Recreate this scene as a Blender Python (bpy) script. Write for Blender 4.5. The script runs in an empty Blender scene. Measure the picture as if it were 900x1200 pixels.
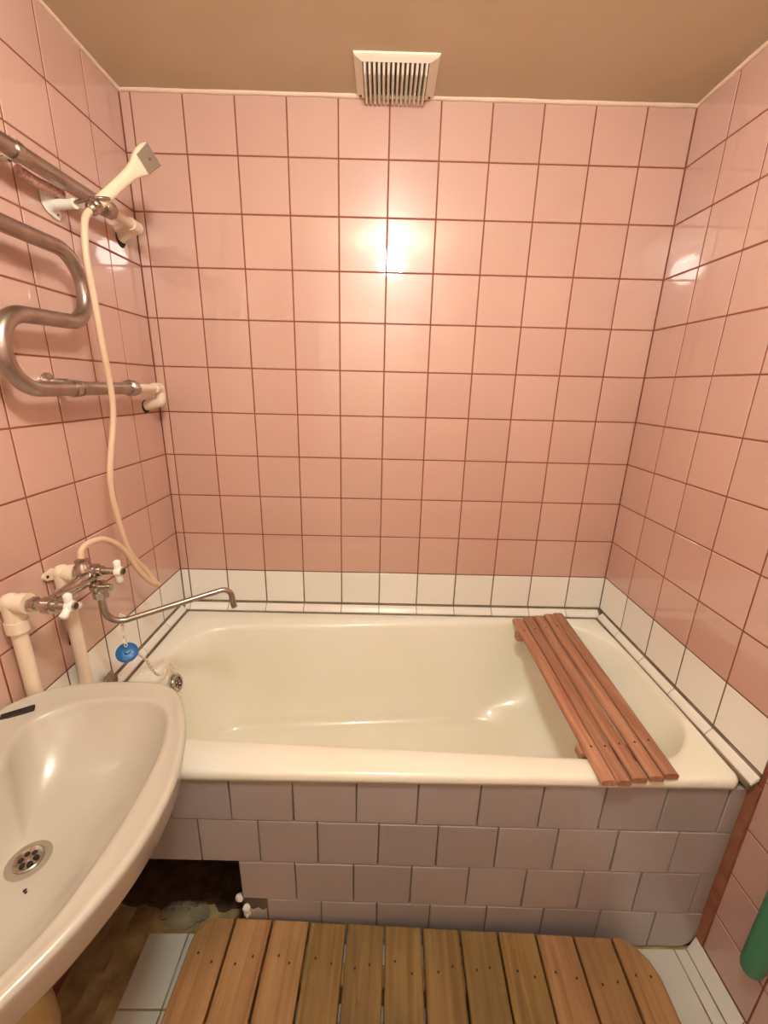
import bpy, bmesh, math, random
from mathutils import Vector, Matrix
random.seed(7)

# ------------------------------------------------------------------ camera, world, exposure
SC = bpy.context.scene
COL = SC.collection
F_PX = 486.34
pitch, yaw, roll = -0.2948, -0.0075, -0.0242
cz, sz = math.cos(yaw), math.sin(yaw); cx, sx = math.cos(pitch), math.sin(pitch); cr, sr = math.cos(roll), math.sin(roll)
Rz = Matrix(((cz, -sz, 0), (sz, cz, 0), (0, 0, 1)))
Rx = Matrix(((1, 0, 0), (0, cx, -sx), (0, sx, cx)))
Ry = Matrix(((cr, 0, sr), (0, 1, 0), (-sr, 0, cr)))
M3 = Rz @ Rx @ Ry
right, fwd, up = M3.col[0], M3.col[1], M3.col[2]
cd = bpy.data.cameras.new('camera')
cd.sensor_fit = 'VERTICAL'; cd.sensor_height = 24.0; cd.sensor_width = 18.0
cd.lens = F_PX / 1200.0 * 24.0
cd.clip_start = 0.02
cam = bpy.data.objects.new('camera', cd); COL.objects.link(cam)
Mc = Matrix((right, up, -fwd)).transposed().to_4x4()
Mc.translation = (0.7601, -1.5116, 1.493)
cam.matrix_world = Mc
SC.camera = cam
W = bpy.data.worlds.new('world'); SC.world = W; W.use_nodes = True
W.node_tree.nodes['Background'].inputs[0].default_value = (0.02, 0.018, 0.015, 1)
W.node_tree.nodes['Background'].inputs[1].default_value = 1.0
SC.view_settings.view_transform = 'Standard'; SC.view_settings.look = 'None'
SC.view_settings.gamma = 1.0; SC.view_settings.use_curve_mapping = False
SC.view_settings.exposure = 0.0
LAMP_LOC = (0.79, -1.25, 2.188); LAMP_R = 0.075
LAMP_COL = (0.98, 1.0, 0.93); LAMP_STRENGTH = 202.0

# ------------------------------------------------------------------ room dimensions (floor z=0, back wall face y=0)
XL, XR, YF, ZC = -0.031, 1.663, -1.95, 2.302
P = 0.152
GAP = 0.0042

# ------------------------------------------------------------------ materials
def srgb(r, g, b):
    f = lambda c: (c/255/12.92) if c/255 <= 0.04045 else ((c/255+0.055)/1.055)**2.4
    return (f(r), f(g), f(b), 1)

def mat(name, col, rough=0.5, metal=0.0, var=0.0, noise=0.0, nscale=6.0, col2=None, bump=0.0, bscale=20.0,
        coat=0.0, coat_rough=0.05, trans=0.0, emis=None, estr=0.0, stretch=None, ior=1.5, nlo=0.35, nhi=0.7, detail=4.0, coat_ior=1.5):
    m = bpy.data.materials.new(name); m.use_nodes = True
    nt = m.node_tree; N = nt.nodes; Lk = nt.links
    b = N['Principled BSDF']
    b.inputs['Roughness'].default_value = rough; b.inputs['Metallic'].default_value = metal
    b.inputs['Coat Weight'].default_value = coat; b.inputs['Coat IOR'].default_value = coat_ior; b.inputs['Coat Roughness'].default_value = coat_rough
    b.inputs['Transmission Weight'].default_value = trans; b.inputs['IOR'].default_value = ior
    b.inputs['Base Color'].default_value = col
    tc = N.new('ShaderNodeTexCoord'); vec = tc.outputs['Object']
    geo = N.new('ShaderNodeNewGeometry')
    pos = geo.outputs['Position']
    if stretch:
        mp = N.new('ShaderNodeMapping'); mp.inputs['Scale'].default_value = stretch
        Lk.new(pos, mp.inputs['Vector']); pos = mp.outputs['Vector']
    out = None
    if col2 is not None and noise > 0:
        nz = N.new('ShaderNodeTexNoise'); nz.inputs['Scale'].default_value = nscale; nz.inputs['Detail'].default_value = detail
        Lk.new(pos, nz.inputs['Vector'])
        mr = N.new('ShaderNodeMapRange'); mr.inputs['From Min'].default_value = nlo; mr.inputs['From Max'].default_value = nhi
        mr.inputs['To Max'].default_value = noise
        Lk.new(nz.outputs['Fac'], mr.inputs['Value'])
        mx = N.new('ShaderNodeMix'); mx.data_type = 'RGBA'
        mx.inputs[6].default_value = col; mx.inputs[7].default_value = col2
        Lk.new(mr.outputs['Result'], mx.inputs[0]); out = mx.outputs[2]
    if var > 0:
        oi = N.new('ShaderNodeObjectInfo')
        mr2 = N.new('ShaderNodeMapRange'); mr2.inputs['To Min'].default_value = 1 - var; mr2.inputs['To Max'].default_value = 1 + var * 0.6
        Lk.new(oi.outputs['Random'], mr2.inputs['Value'])
        hs = N.new('ShaderNodeHueSaturation')
        Lk.new(mr2.outputs['Result'], hs.inputs['Value'])
        if out: Lk.new(out, hs.inputs['Color'])
        else: hs.inputs['Color'].default_value = col
        out = hs.outputs['Color']
    if out: Lk.new(out, b.inputs['Base Color'])
    if bump > 0:
        nb = N.new('ShaderNodeTexNoise'); nb.inputs['Scale'].default_value = bscale; nb.inputs['Detail'].default_value = 2.0
        Lk.new(pos, nb.inputs['Vector'])
        bp = N.new('ShaderNodeBump'); bp.inputs['Strength'].default_value = 1.0; bp.inputs['Distance'].default_value = bump
        Lk.new(nb.outputs['Fac'], bp.inputs['Height']); Lk.new(bp.outputs['Normal'], b.inputs['Normal'])
        if coat > 0: Lk.new(bp.outputs['Normal'], b.inputs['Coat Normal'])
    if emis:
        b.inputs['Emission Color'].default_value = emis; b.inputs['Emission Strength'].default_value = estr
    return m

M = {}
M['pink'] = mat('pink_glazed_tile', srgb(208, 168, 153), 0.34, var=0.05, noise=0.35, nscale=3.0, col2=srgb(203, 157, 141), coat=1.0, coat_rough=0.035, bump=0.00025, bscale=8, coat_ior=1.75)
M['white_tile'] = mat('white_glazed_tile', srgb(243, 239, 230), 0.3, var=0.05, coat=0.7, coat_rough=0.08, bump=0.0005, bscale=9)
M['panel_tile'] = mat('lilac_grey_glazed_tile', srgb(178, 171, 170), 0.33, var=0.09, noise=0.5, nscale=5, col2=srgb(170, 158, 154), coat=0.6, coat_rough=0.1, bump=0.0006, bscale=10)
M['floor_tile'] = mat('white_floor_tile', srgb(216, 214, 204), 0.35, var=0.06, noise=0.4, nscale=9, col2=srgb(196, 190, 172), coat=0.3)
M['dirty_tile'] = mat('ochre_stained_tile', srgb(172, 156, 118), 0.45, var=0.2, noise=0.9, nscale=14, col2=srgb(118, 88, 44), bump=0.001, bscale=40)
M['grout'] = mat('reddish_brown_grout', srgb(146, 84, 62), 0.9, noise=0.6, nscale=20, col2=srgb(120, 62, 46))
M['grout_grey'] = mat('grey_brown_grout', srgb(120, 106, 90), 0.9, noise=0.6, nscale=20, col2=srgb(84, 72, 60))
M['grout_dark'] = mat('dark_mouldy_grout', srgb(150, 134, 110), 0.9, noise=0.8, nscale=14, col2=srgb(104, 90, 72))
M['mortar'] = mat('terracotta_mortar', srgb(160, 104, 76), 0.95, noise=0.8, nscale=25, col2=srgb(134, 78, 54), bump=0.003, bscale=60)
M['rubble_and_shade'] = mat('dark_brown_rubble_and_shade', srgb(96, 66, 46), 0.95, noise=0.9, nscale=22, col2=srgb(52, 34, 24), bump=0.006, bscale=45)  # broken masonry edge; also paints the shade on the floor under the bath
M['concrete'] = mat('damp_ochre_concrete', srgb(186, 166, 120), 0.3, noise=1.0, nscale=11, col2=srgb(104, 80, 48), bump=0.004, bscale=35)
M['ceiling'] = mat('beige_ceiling_paint', srgb(203, 184, 153), 0.6, noise=0.55, nscale=3.5, col2=srgb(188, 166, 130), bump=0.002, bscale=6)
M['wall_paint'] = mat('pale_wall_paint', srgb(214, 180, 160), 0.6)
M['caulk'] = mat('pale_ceiling_caulk', srgb(232, 204, 180), 0.6, bump=0.002, bscale=60)
M['enamel'] = mat('cream_bath_enamel', srgb(249, 247, 234), 0.3, noise=0.6, nscale=2.4, col2=srgb(242, 237, 208), coat=0.5, coat_rough=0.08)
M['ceramic'] = mat('off_white_sink_ceramic', srgb(194, 188, 174), 0.26, noise=0.3, nscale=4, col2=srgb(190, 180, 163), coat=0.5, coat_rough=0.06)
M['chrome'] = mat('worn_chrome', (0.52, 0.47, 0.42, 1), 0.2, metal=1.0, noise=0.7, nscale=50, col2=(0.32, 0.27, 0.23, 1))
M['steel'] = mat('dull_steel_pipe', (0.46, 0.40, 0.36, 1), 0.3, metal=1.0, noise=0.7, nscale=30, col2=(0.33, 0.27, 0.23, 1))
M['pp'] = mat('cream_plastic_pipe', srgb(236, 216, 192), 0.45)
M['pp_white'] = mat('white_plastic', srgb(242, 238, 226), 0.35)
M['hose'] = mat('cream_rubber_hose', srgb(222, 190, 160), 0.4)
M['shower'] = mat('aged_cream_plastic', srgb(232, 214, 186), 0.3)
M['shower_face'] = mat('grey_perforated_face', srgb(140, 122, 104), 0.4)
M['dark'] = mat('dark_cavity', srgb(34, 24, 20), 0.7)
M['cap'] = mat('dark_brown_cap', srgb(58, 34, 28), 0.25)
M['blue'] = mat('blue_rubber_plug', srgb(8, 96, 162), 0.4)
M['chain'] = mat('pale_plastic_chain', srgb(236, 226, 214), 0.35)
M['green'] = mat('green_plastic', srgb(70, 142, 106), 0.45)
M['putty'] = mat('grey_brown_putty', srgb(136, 116, 88), 0.8, noise=0.7, nscale=60, col2=srgb(90, 76, 56))
M['speckle'] = mat('speckled_pipe_wrap', srgb(226, 182, 168), 0.7, noise=1.0, nscale=120, col2=srgb(176, 124, 110), bump=0.002, bscale=120)
M['film'] = mat('clear_glint_film', (0.9, 0.86, 0.76, 1), 0.03, trans=0.9, ior=1.42)
M['trap'] = mat('yellowed_plastic_trap', srgb(196, 172, 118), 0.4)
M['door'] = mat('white_door_paint', srgb(225, 215, 200), 0.5)
M['globe'] = mat('lit_frosted_globe', (1, 1, 1, 1), 0.5, emis=(*LAMP_COL, 1), estr=LAMP_STRENGTH)
M['vent'] = mat('ivory_vent_plastic', srgb(236, 226, 206), 0.4)
M['nail'] = mat('rusty_nail', srgb(52, 32, 22), 0.7)

def wood(name, c1, c2, c3, axis, knots=True):
    m = bpy.data.materials.new(name); m.use_nodes = True
    nt = m.node_tree; N = nt.nodes; Lk = nt.links; b = N['Principled BSDF']
    b.inputs['Roughness'].default_value = 0.6
    tc = N.new('ShaderNodeTexCoord'); oi = N.new('ShaderNodeObjectInfo')
    ad = N.new('ShaderNodeVectorMath'); ad.operation = 'ADD'
    sc = N.new('ShaderNodeVectorMath'); sc.operation = 'SCALE'; sc.inputs[3].default_value = 37.0
    cmb = N.new('ShaderNodeCombineXYZ')
    for i in range(3): Lk.new(oi.outputs['Random'], cmb.inputs[i])
    Lk.new(cmb.outputs[0], sc.inputs[0]); Lk.new(sc.outputs[0], ad.inputs[1]); Lk.new(tc.outputs['Object'], ad.inputs[0])
    mp = N.new('ShaderNodeMapping')
    mp.inputs['Scale'].default_value = (60, 3.0, 60) if axis == 'y' else (3, 60, 60)
    Lk.new(ad.outputs[0], mp.inputs['Vector'])
    nz = N.new('ShaderNodeTexNoise'); nz.inputs['Scale'].default_value = 1.0; nz.inputs['Detail'].default_value = 6; nz.inputs['Distortion'].default_value = 0.6
    Lk.new(mp.outputs[0], nz.inputs['Vector'])
    cr_ = N.new('ShaderNodeValToRGB'); e = cr_.color_ramp.elements
    e[0].position = 0.33; e[0].color = c2; e[1].position = 0.62; e[1].color = c1
    Lk.new(nz.outputs['Fac'], cr_.inputs[0])
    n2 = N.new('ShaderNodeTexNoise'); n2.inputs['Scale'].default_value = 5.0; n2.inputs['Detail'].default_value = 3
    Lk.new(ad.outputs[0], n2.inputs['Vector'])
    mr = N.new('ShaderNodeMapRange'); mr.inputs['From Min'].default_value = 0.45; mr.inputs['From Max'].default_value = 0.7; mr.inputs['To Max'].default_value = 0.6
    Lk.new(n2.outputs['Fac'], mr.inputs['Value'])
    mx = N.new('ShaderNodeMix'); mx.data_type = 'RGBA'; mx.inputs[7].default_value = c3
    Lk.new(mr.outputs[0], mx.inputs[0]); Lk.new(cr_.outputs[0], mx.inputs[6])
    out = mx.outputs[2]
    if knots:
        vo = N.new('ShaderNodeTexVoronoi'); vo.inputs['Scale'].default_value = 1.0
        m2 = N.new('ShaderNodeMapping'); m2.inputs['Scale'].default_value = (7, 6, 7)
        Lk.new(ad.outputs[0], m2.inputs['Vector']); Lk.new(m2.outputs[0], vo.inputs['Vector'])
        k = N.new('ShaderNodeMapRange'); k.inputs['From Min'].default_value = 0.03; k.inputs['From Max'].default_value = 0.075
        k.inputs['To Min'].default_value = 0.75; k.inputs['To Max'].default_value = 0.0
        Lk.new(vo.outputs['Distance'], k.inputs['Value'])
        mk = N.new('ShaderNodeMix'); mk.data_type = 'RGBA'; mk.inputs[7].default_value = srgb(84, 48, 24)
        Lk.new(k.outputs[0], mk.inputs[0]); Lk.new(out, mk.inputs[6]); out = mk.outputs[2]
    hs = N.new('ShaderNodeHueSaturation')
    v = N.new('ShaderNodeMapRange'); v.inputs['To Min'].default_value = 0.82; v.inputs['To Max'].default_value = 1.12
    Lk.new(oi.outputs['Random'], v.inputs['Value']); Lk.new(v.outputs[0], hs.inputs['Value']); Lk.new(out, hs.inputs['Color'])
    Lk.new(hs.outputs[0], b.inputs['Base Color'])
    bp = N.new('ShaderNodeBump'); bp.inputs['Distance'].default_value = 0.0012; bp.inputs['Strength'].default_value = 0.6
    Lk.new(nz.outputs['Fac'], bp.inputs['Height']); Lk.new(bp.outputs[0], b.inputs['Normal'])
    return m
M['duck'] = wood('weathered_pine', srgb(178, 136, 90), srgb(152, 106, 62), srgb(126, 98, 56), 'y')
M['duck_worn'] = wood('worn_grey_brown_pine', srgb(146, 114, 60), srgb(118, 86, 40), srgb(104, 84, 40), 'y')
M['seat'] = wood('reddish_brown_wood', srgb(190, 142, 112), srgb(154, 100, 74), srgb(172, 122, 92), 'y', knots=False)

# ------------------------------------------------------------------ mesh helpers
def thing(name, label, cat, loc=(0, 0, 0), group=None):
    o = bpy.data.objects.new(name, None); COL.objects.link(o); o.location = loc; o.empty_display_size = 0.05
    o['label'] = label; o['category'] = cat
    if group: o['group'] = group
    return o
def tag(o, label, cat, group=None, kind=None):
    o['label'] = label; o['category'] = cat
    if group: o['group'] = group
    if kind: o['kind'] = kind
    return o
ROOT = {}
def rootloc(o):
    v = Vector((0, 0, 0))
    while o is not None:
        v = v + o.location; o = o.parent
    return v
def obj(name, bm, m, parent=None, smooth=False, loc=None, label=None):
    """bm holds world coordinates; origin put at parent's origin, or at loc"""
    off = rootloc(parent) if parent is not None else Vector((0, 0, 0))
    here = Vector(loc) if loc is not None else off
    bmesh.ops.translate(bm, verts=bm.verts, vec=-here)
    bmesh.ops.recalc_face_normals(bm, faces=bm.faces)
    me = bpy.data.meshes.new(name); bm.to_mesh(me); bm.free()
    if smooth:
        for p in me.polygons: p.use_smooth = True
    me.materials.append(M[m])
    o = bpy.data.objects.new(name, me); COL.objects.link(o)
    o.location = here - off
    if parent is not None: o.parent = parent
    if label: o['label'] = label
    return o
def smooth_angle(o, ang=40):
    me = o.data
    for p in me.polygons: p.use_smooth = True
    bm = bmesh.new(); bm.from_mesh(me)
    for e in bm.edges:
        if len(e.link_faces) == 2 and e.calc_face_angle(0) > math.radians(ang): e.smooth = False
    bm.to_mesh(me); bm.free()
    return o
def B(): return bmesh.new()
def box(bm, x0, x1, y0, y1, z0, z1):
    vs = [bm.verts.new((x, y, z)) for z in (z0, z1) for y in (y0, y1) for x in (x0, x1)]
    for f in ((0, 1, 3, 2), (4, 6, 7, 5), (0, 4, 5, 1), (2, 3, 7, 6), (0, 2, 6, 4), (1, 5, 7, 3)):
        bm.faces.new([vs[i] for i in f])
    return vs
def rbox(bm, x0, x1, y0, y1, z0, z1, r=0.002, seg=2):
    vs = box(bm, x0, x1, y0, y1, z0, z1)
    es = list({e for v in vs for e in v.link_edges})
    bmesh.ops.bevel(bm, geom=es, offset=r, segments=seg, affect='EDGES', profile=0.5)
def frame_of(t):
    t = Vector(t).normalized()
    a = Vector((0, 0, 1)) if abs(t.z) < 0.9 else Vector((1, 0, 0))
    u = t.cross(a).normalized(); v = t.cross(u).normalized()
    return u, v
def tube(bm, pts, rad, n=14, cap=True, closed=False):
    """tube along pts; rad a number or list; parallel-transport frame"""
    pts = [Vector(p) for p in pts]; k = len(pts)
    rads = rad if isinstance(rad, (list, tuple)) else [rad] * k
    rings = []; u = None
    for i, p in enumerate(pts):
        if closed: t = pts[(i + 1) % k] - pts[i - 1]
        else: t = (pts[min(i + 1, k - 1)] - pts[max(i - 1, 0)])
        t.normalize()
        if u is None: u, _ = frame_of(t)
        else:
            u = u - t * u.dot(t)
            if u.length < 1e-6: u, _ = frame_of(t)
            u.normalize()
        v = t.cross(u)
        rings.append([bm.verts.new(p + (u * math.cos(a) + v * math.sin(a)) * rads[i]) for a in [2 * math.pi * j / n for j in range(n)]])
    m = k if closed else k - 1
    for i in range(m):
        a, b = rings[i], rings[(i + 1) % k]
        for j in range(n): bm.faces.new((a[j], a[(j + 1) % n], b[(j + 1) % n], b[j]))
    if cap and not closed:
        bm.faces.new(rings[0][::-1]); bm.faces.new(rings[-1])
def lathe(bm, base, axis, prof, n=20):
    """prof: list of (distance along axis, radius)"""
    base = Vector(base); t = Vector(axis).normalized(); u, v = frame_of(t); rings = []
    for h, r in prof:
        r = max(r, 1e-5)
        rings.append([bm.verts.new(base + t * h + (u * math.cos(a) + v * math.sin(a)) * r) for a in [2 * math.pi * j / n for j in range(n)]])
    for i in range(len(rings) - 1):
        a, b = rings[i], rings[i + 1]
        for j in range(n): bm.faces.new((a[j], a[(j + 1) % n], b[(j + 1) % n], b[j]))
    bm.faces.new(rings[0][::-1]); bm.faces.new(rings[-1])
def catmull(pts, sub=8, closed=False):
    pts = [Vector(p) for p in pts]; out = []; k = len(pts)
    rng = range(k) if closed else range(k - 1)
    for i in rng:
        if closed: p0, p1, p2, p3 = pts[i - 1], pts[i], pts[(i + 1) % k], pts[(i + 2) % k]
        else: p0, p1, p2, p3 = pts[max(i - 1, 0)], pts[i], pts[i + 1], pts[min(i + 2, k - 1)]
        for s in range(sub):
            t = s / sub
            out.append(0.5 * ((2 * p1) + (p2 - p0) * t + (2 * p0 - 5 * p1 + 4 * p2 - p3) * t * t + (3 * p1 - p0 - 3 * p2 + p3) * t ** 3))
    if not closed: out.append(pts[-1])
    return out
def fillet(pts, radii, sub=8):
    """polyline with rounded corners"""
    pts = [Vector(p) for p in pts]; out = [pts[0]]
    for i in range(1, len(pts) - 1):
        p, a, b = pts[i], pts[i - 1], pts[i + 1]; r = radii[i] if isinstance(radii, (list, tuple)) else radii
        d1 = (a - p).normalized(); d2 = (b - p).normalized()
        ang = d1.angle(d2); tl = min(r / math.tan(ang / 2), (a - p).length * 0.499, (b - p).length * 0.499)
        s, e = p + d1 * tl, p + d2 * tl
        rr = tl * math.tan(ang / 2); c = p + (d1 + d2).normalized() * (rr / math.sin(ang / 2))
        v1 = s - c; v2 = e - c; th = v1.angle(v2)
        for q in range(sub + 1):
            f = q / sub
            out.append(c + (v1 * math.sin((1 - f) * th) + v2 * math.sin(f * th)) / math.sin(th))
    out.append(pts[-1]); return out
def loft(bm, rings, cap_last=True, cap_first=False):
    R = [[bm.verts.new(p) for p in r] for r in rings]; n = len(R[0])
    for a, b in zip(R, R[1:]):
        for j in range(n): bm.faces.new((a[j], a[(j + 1) % n], b[(j + 1) % n], b[j]))
    if cap_last: bm.faces.new(R[-1])
    if cap_first: bm.faces.new(R[0][::-1])

# ------------------------------------------------------------------ tiles
TILE_T = 0.006
_tm = {}
def tile_mesh(w, h, m, bev=0.0013):
    k = (round(w, 4), round(h, 4), m)
    if k in _tm: return _tm[k]
    a, b = w / 2, h / 2
    o = [(-a, -b), (a, -b), (a, b), (-a, b)]; i = [(-a + bev, -b + bev), (a - bev, -b + bev), (a - bev, b - bev), (-a + bev, b - bev)]
    V = [(x, y, -TILE_T) for x, y in o] + [(x, y, -bev * 0.8) for x, y in o] + [(x, y, 0) for x, y in i]
    Fc = [(8, 9, 10, 11), (3, 2, 1, 0)] + [(j, (j + 1) % 4, 4 + (j + 1) % 4, 4 + j) for j in range(4)] + [(4 + j, 4 + (j + 1) % 4, 8 + (j + 1) % 4, 8 + j) for j in range(4)]
    me = bpy.data.meshes.new('tile'); me.from_pydata(V, [], Fc); me.materials.append(M[m]); _tm[k] = me
    return me
AX = {'back': (Vector((1, 0, 0)), Vector((0, 0, 1)), Vector((0, -1, 0))),
      'left': (Vector((0, 1, 0)), Vector((0, 0, 1)), Vector((1, 0, 0))),
      'right': (Vector((0, -1, 0)), Vector((0, 0, 1)), Vector((-1, 0, 0))),
      'floor': (Vector((1, 0, 0)), Vector((0, 1, 0)), Vector((0, 0, 1)))}
def tile(parent, side, c, w, h, m, jit=0.0007):
    """glazed tile piece centred at c on its face plane, size w x h before the joint is taken off"""
    u, v, n = AX[side]
    w2 = w - GAP; h2 = h - GAP
    if w2 < 0.004 or h2 < 0.004: return
    o = bpy.data.objects.new('tile', tile_mesh(w2, h2, m)); COL.objects.link(o)
    R = Matrix((u, v, n)).transposed().to_4x4()
    J = Matrix.Rotation(random.uniform(-jit, jit), 4, 'X') @ Matrix.Rotation(random.uniform(-jit, jit), 4, 'Y') @ Matrix.Rotation(random.uniform(-jit, jit) * 1.5, 4, 'Z')
    o.parent = parent
    o.matrix_local = Matrix.Translation(Vector(c) - rootloc(parent) + n * random.uniform(-0.0003, 0.0003)) @ R @ J
    return o
def struct(name, bm, m):
    o = obj(name, bm, m); o['kind'] = 'structure'; return o

# ------------------------------------------------------------------ room shell
REC = 0.0014   # grout recess
TH = 0.12
bm = B(); box(bm, XL - TH, XR + TH, REC, TH, 0.0, ZC); wall_back = struct('wall_back', bm, 'grout')
bm = B(); box(bm, XL - TH, XL - REC, YF, REC, 0.0, ZC); wall_left = struct('wall_left', bm, 'grout')
bm = B(); box(bm, XR + REC, XR + TH, YF, REC, 0.0, ZC); wall_right = struct('wall_right', bm, 'grout')
bm = B(); box(bm, XL - TH, XR + TH, YF - TH, YF, 0.0, ZC); wall_front = struct('wall_front', bm, 'wall_paint')
bm = B(); box(bm, XL - TH, XR + TH, YF - TH, TH, ZC, ZC + 0.12); ceiling = struct('ceiling', bm, 'ceiling')
bm = B(); box(bm, XL - TH, XR + TH, YF - TH, TH, -0.1, -0.002); floor = struct('floor', bm, 'concrete')
bm = B(); rbox(bm, 0.25, 1.0, YF, YF + 0.03, 0.02, 2.02, 0.004, 1); door = struct('door_1', bm, 'door')
bm = B()
lathe(bm, (0.93, YF + 0.03, 1.0), (0, 1, 0), [(0, .022), (.006, .022), (.008, .009), (.035, .009)]); tube(bm, [(0.935, YF + .062, 1.0), (0.82, YF + .062, 1.0)], .009)
obj('door_handle', bm, 'chrome', door)

# grey grout backing behind the white band (a thin bed of its own colour)
ZB, ZW = 0.78, 0.643
def bed(parent, x0, x1, y0, y1, z0, z1, m='grout_grey'):
    bm = B(); box(bm, x0, x1, y0, y1, z0, z1); return obj('grout_bed', bm, m, parent)
bed(wall_back, XL, XR, REC - 0.0005, REC + 0.004, 0.6, ZB)
bed(wall_left, XL - REC - 0.004, XL - REC + 0.0005, -0.768, REC, 0.6, ZB)
bed(wall_right, XR + REC - 0.0005, XR + REC + 0.004, -0.765, REC, 0.6, ZB)
ROWS = [(ZW, ZB)] + [(ZB + P * j, ZB + P * (j + 1)) for j in range(10)]
xs = [XL] + [P * i for i in range(11)] + [XR]
for r, (z0, z1) in enumerate(ROWS):
    if r == 10: z1 = ZC
    for a, b in zip(xs, xs[1:]):
        tile(wall_back, 'back', ((a + b) / 2, 0, (z0 + z1) / 2), b - a, z1 - z0, 'white_tile' if r == 0 else 'pink')
def side_wall(parent, side, X, first, lowsplit):
    ys = [0.0] + [-(first + P * k) for k in range(12)] + [YF]
    for r, (z0, z1) in enumerate(ROWS):
        if r == 10: z1 = ZC
        for a, b in zip(ys, ys[1:]):
            m = 'pink'
            if r == 0 and b > lowsplit - 0.01: m = 'white_tile'
            if r == 0 and m == 'pink': continue
            tile(parent, side, (X, (a + b) / 2, (z0 + z1) / 2), a - b, z1 - z0, m)
    zs = [0.052, 0.187, 0.338, 0.488, 0.636, ZB]
    ys2 = [lowsplit - 0.008] + [y for y in ys if y < lowsplit - 0.02]
    for z0, z1 in zip(zs, zs[1:]):
        for a, b in zip(ys2, ys2[1:]):
            tile(parent, side, (X, (a + b) / 2, (z0 + z1) / 2), a - b, z1 - z0, 'pink')
side_wall(wall_left, 'left', XL, 0.1601, -0.7681)
side_wall(wall_right, 'right', XR, 0.1569, -0.7649)
# bare terracotta mortar where the bath panel meets the wall on the right
bm = B(); box(bm, XR - 0.004, XR + 0.004, -0.774, -0.745, 0.04, 0.612)
bmesh.ops.subdivide_edges(bm, edges=[e for e in bm.edges if abs((e.verts[0].co - e.verts[1].co).z) > .1], cuts=24)
for v in bm.verts: v.co.x += random.uniform(-.001, .001); v.co.y += random.uniform(-.002, .002)
obj('mortar_strip', bm, 'mortar', wall_right)
# small dark broken hole in the left wall tiles beside the pipe
bm = B(); tube(bm, [(XL - 0.001, -0.590, 0.838), (XL + 0.0015, -0.575, 0.862), (XL + .0015, -0.567, 0.884)], [0.004, 0.009, 0.002], n=8)
obj('broken_hole', bm, 'dark', wall_left)
# ceiling caulk beads
def bead(name, a, b):
    n = 40; a = Vector(a); b = Vector(b); bm = B()
    tube(bm, [a.lerp(b, i / n) + Vector((0, 0, random.uniform(-.001, .001))) for i in range(n + 1)], [random.uniform(.0058, .0085) for _ in range(n + 1)], n=8)
    o = struct(name, bm, 'caulk'); smooth_angle(o, 80)
bead('trim_1', (XL, -.001, ZC - .001), (XR, -.001, ZC - .001))
bead('trim_2', (XL + .001, 0, ZC - .001), (XL + .001, YF, ZC - .001))
bead('trim_3', (XR - .001, 0, ZC - .001), (XR - .001, YF, ZC - .001))

# tiled ledge strips between wall and bath rim
def prism(bm, prof, a, b, axis):
    """extrude a closed 2D profile between a and b along axis ('x': prof=(y,z), 'y': prof=(x,z))"""
    mk = (lambda p, t: (t, p[0], p[1])) if axis == 'x' else (lambda p, t: (p[0], t, p[1]))
    r0 = [bm.verts.new(mk(p, a)) for p in prof]; r1 = [bm.verts.new(mk(p, b)) for p in prof]; n = len(prof)
    for j in range(n): bm.faces.new((r0[j], r0[(j + 1) % n], r1[(j + 1) % n], r1[j]))
    bm.faces.new(r0[::-1]); bm.faces.new(r1)
ZR = 0.615   # bath rim height
lb, ls = 0.031, 0.0235
bm = B(); prism(bm, [(-.001, .60), (-.001, ZW + .001), (-.0025, ZW - .006), (-lb + .001, ZR - .002), (-lb + .001, .60)], XL, XR, 'x'); led_b = struct('trim_4', bm, 'grout_dark')
bm = B(); prism(bm, [(XL + .001, .60), (XL + .001, ZW + .001), (XL + .0025, ZW - .006), (XL + ls - .001, ZR - .002), (XL + ls - .001, .60)], -.76, -lb, 'y'); led_l = struct('trim_5', bm, 'grout_dark')
bm = B(); prism(bm, [(XR - .001, .60), (XR - .001, ZW + .001), (XR - .0025, ZW - .006), (XR - ls + .001, ZR - .002), (XR - ls + .001, .60)], -.762, -lb, 'y'); led_r = struct('trim_6', bm, 'grout_dark')
def ledge_prof(w0, w1, sgn, base):
    # sloped glazed strip, slightly convex
    q = [(w0, ZW - .0045), (w0 + (w1 - w0) * .5, (ZW + ZR) / 2 + .0025), (w1, ZR + .005), (w1, ZR - .001), (w0, ZW - .014)]
    return [(base + sgn * a, z) for a, z in q]
for a, b in zip(xs, xs[1:]):
    a2 = max(a, XL + ls * .4); b2 = min(b, XR - ls * .4)
    if b2 - a2 < .01: continue
    bm = B(); prism(bm, ledge_prof(.0055, lb - .0035, -1, 0), a2 + .0016, b2 - .0016, 'x'); obj('tile', bm, 'white_tile', led_b)
for side, X, sg, first, par in (('l', XL, 1, .1601, led_l), ('r', XR, -1, .1569, led_r)):
    ys = [-lb - .002] + [-(first + .006 + P * k) for k in range(5)]
    ys[-1] = -.768
    for a, b in zip(ys, ys[1:]):
        bm = B(); prism(bm, ledge_prof(.0050, ls - .0035, sg, X), b + .0016, a - .0016, 'y'); obj('tile', bm, 'white_tile', par)

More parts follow.
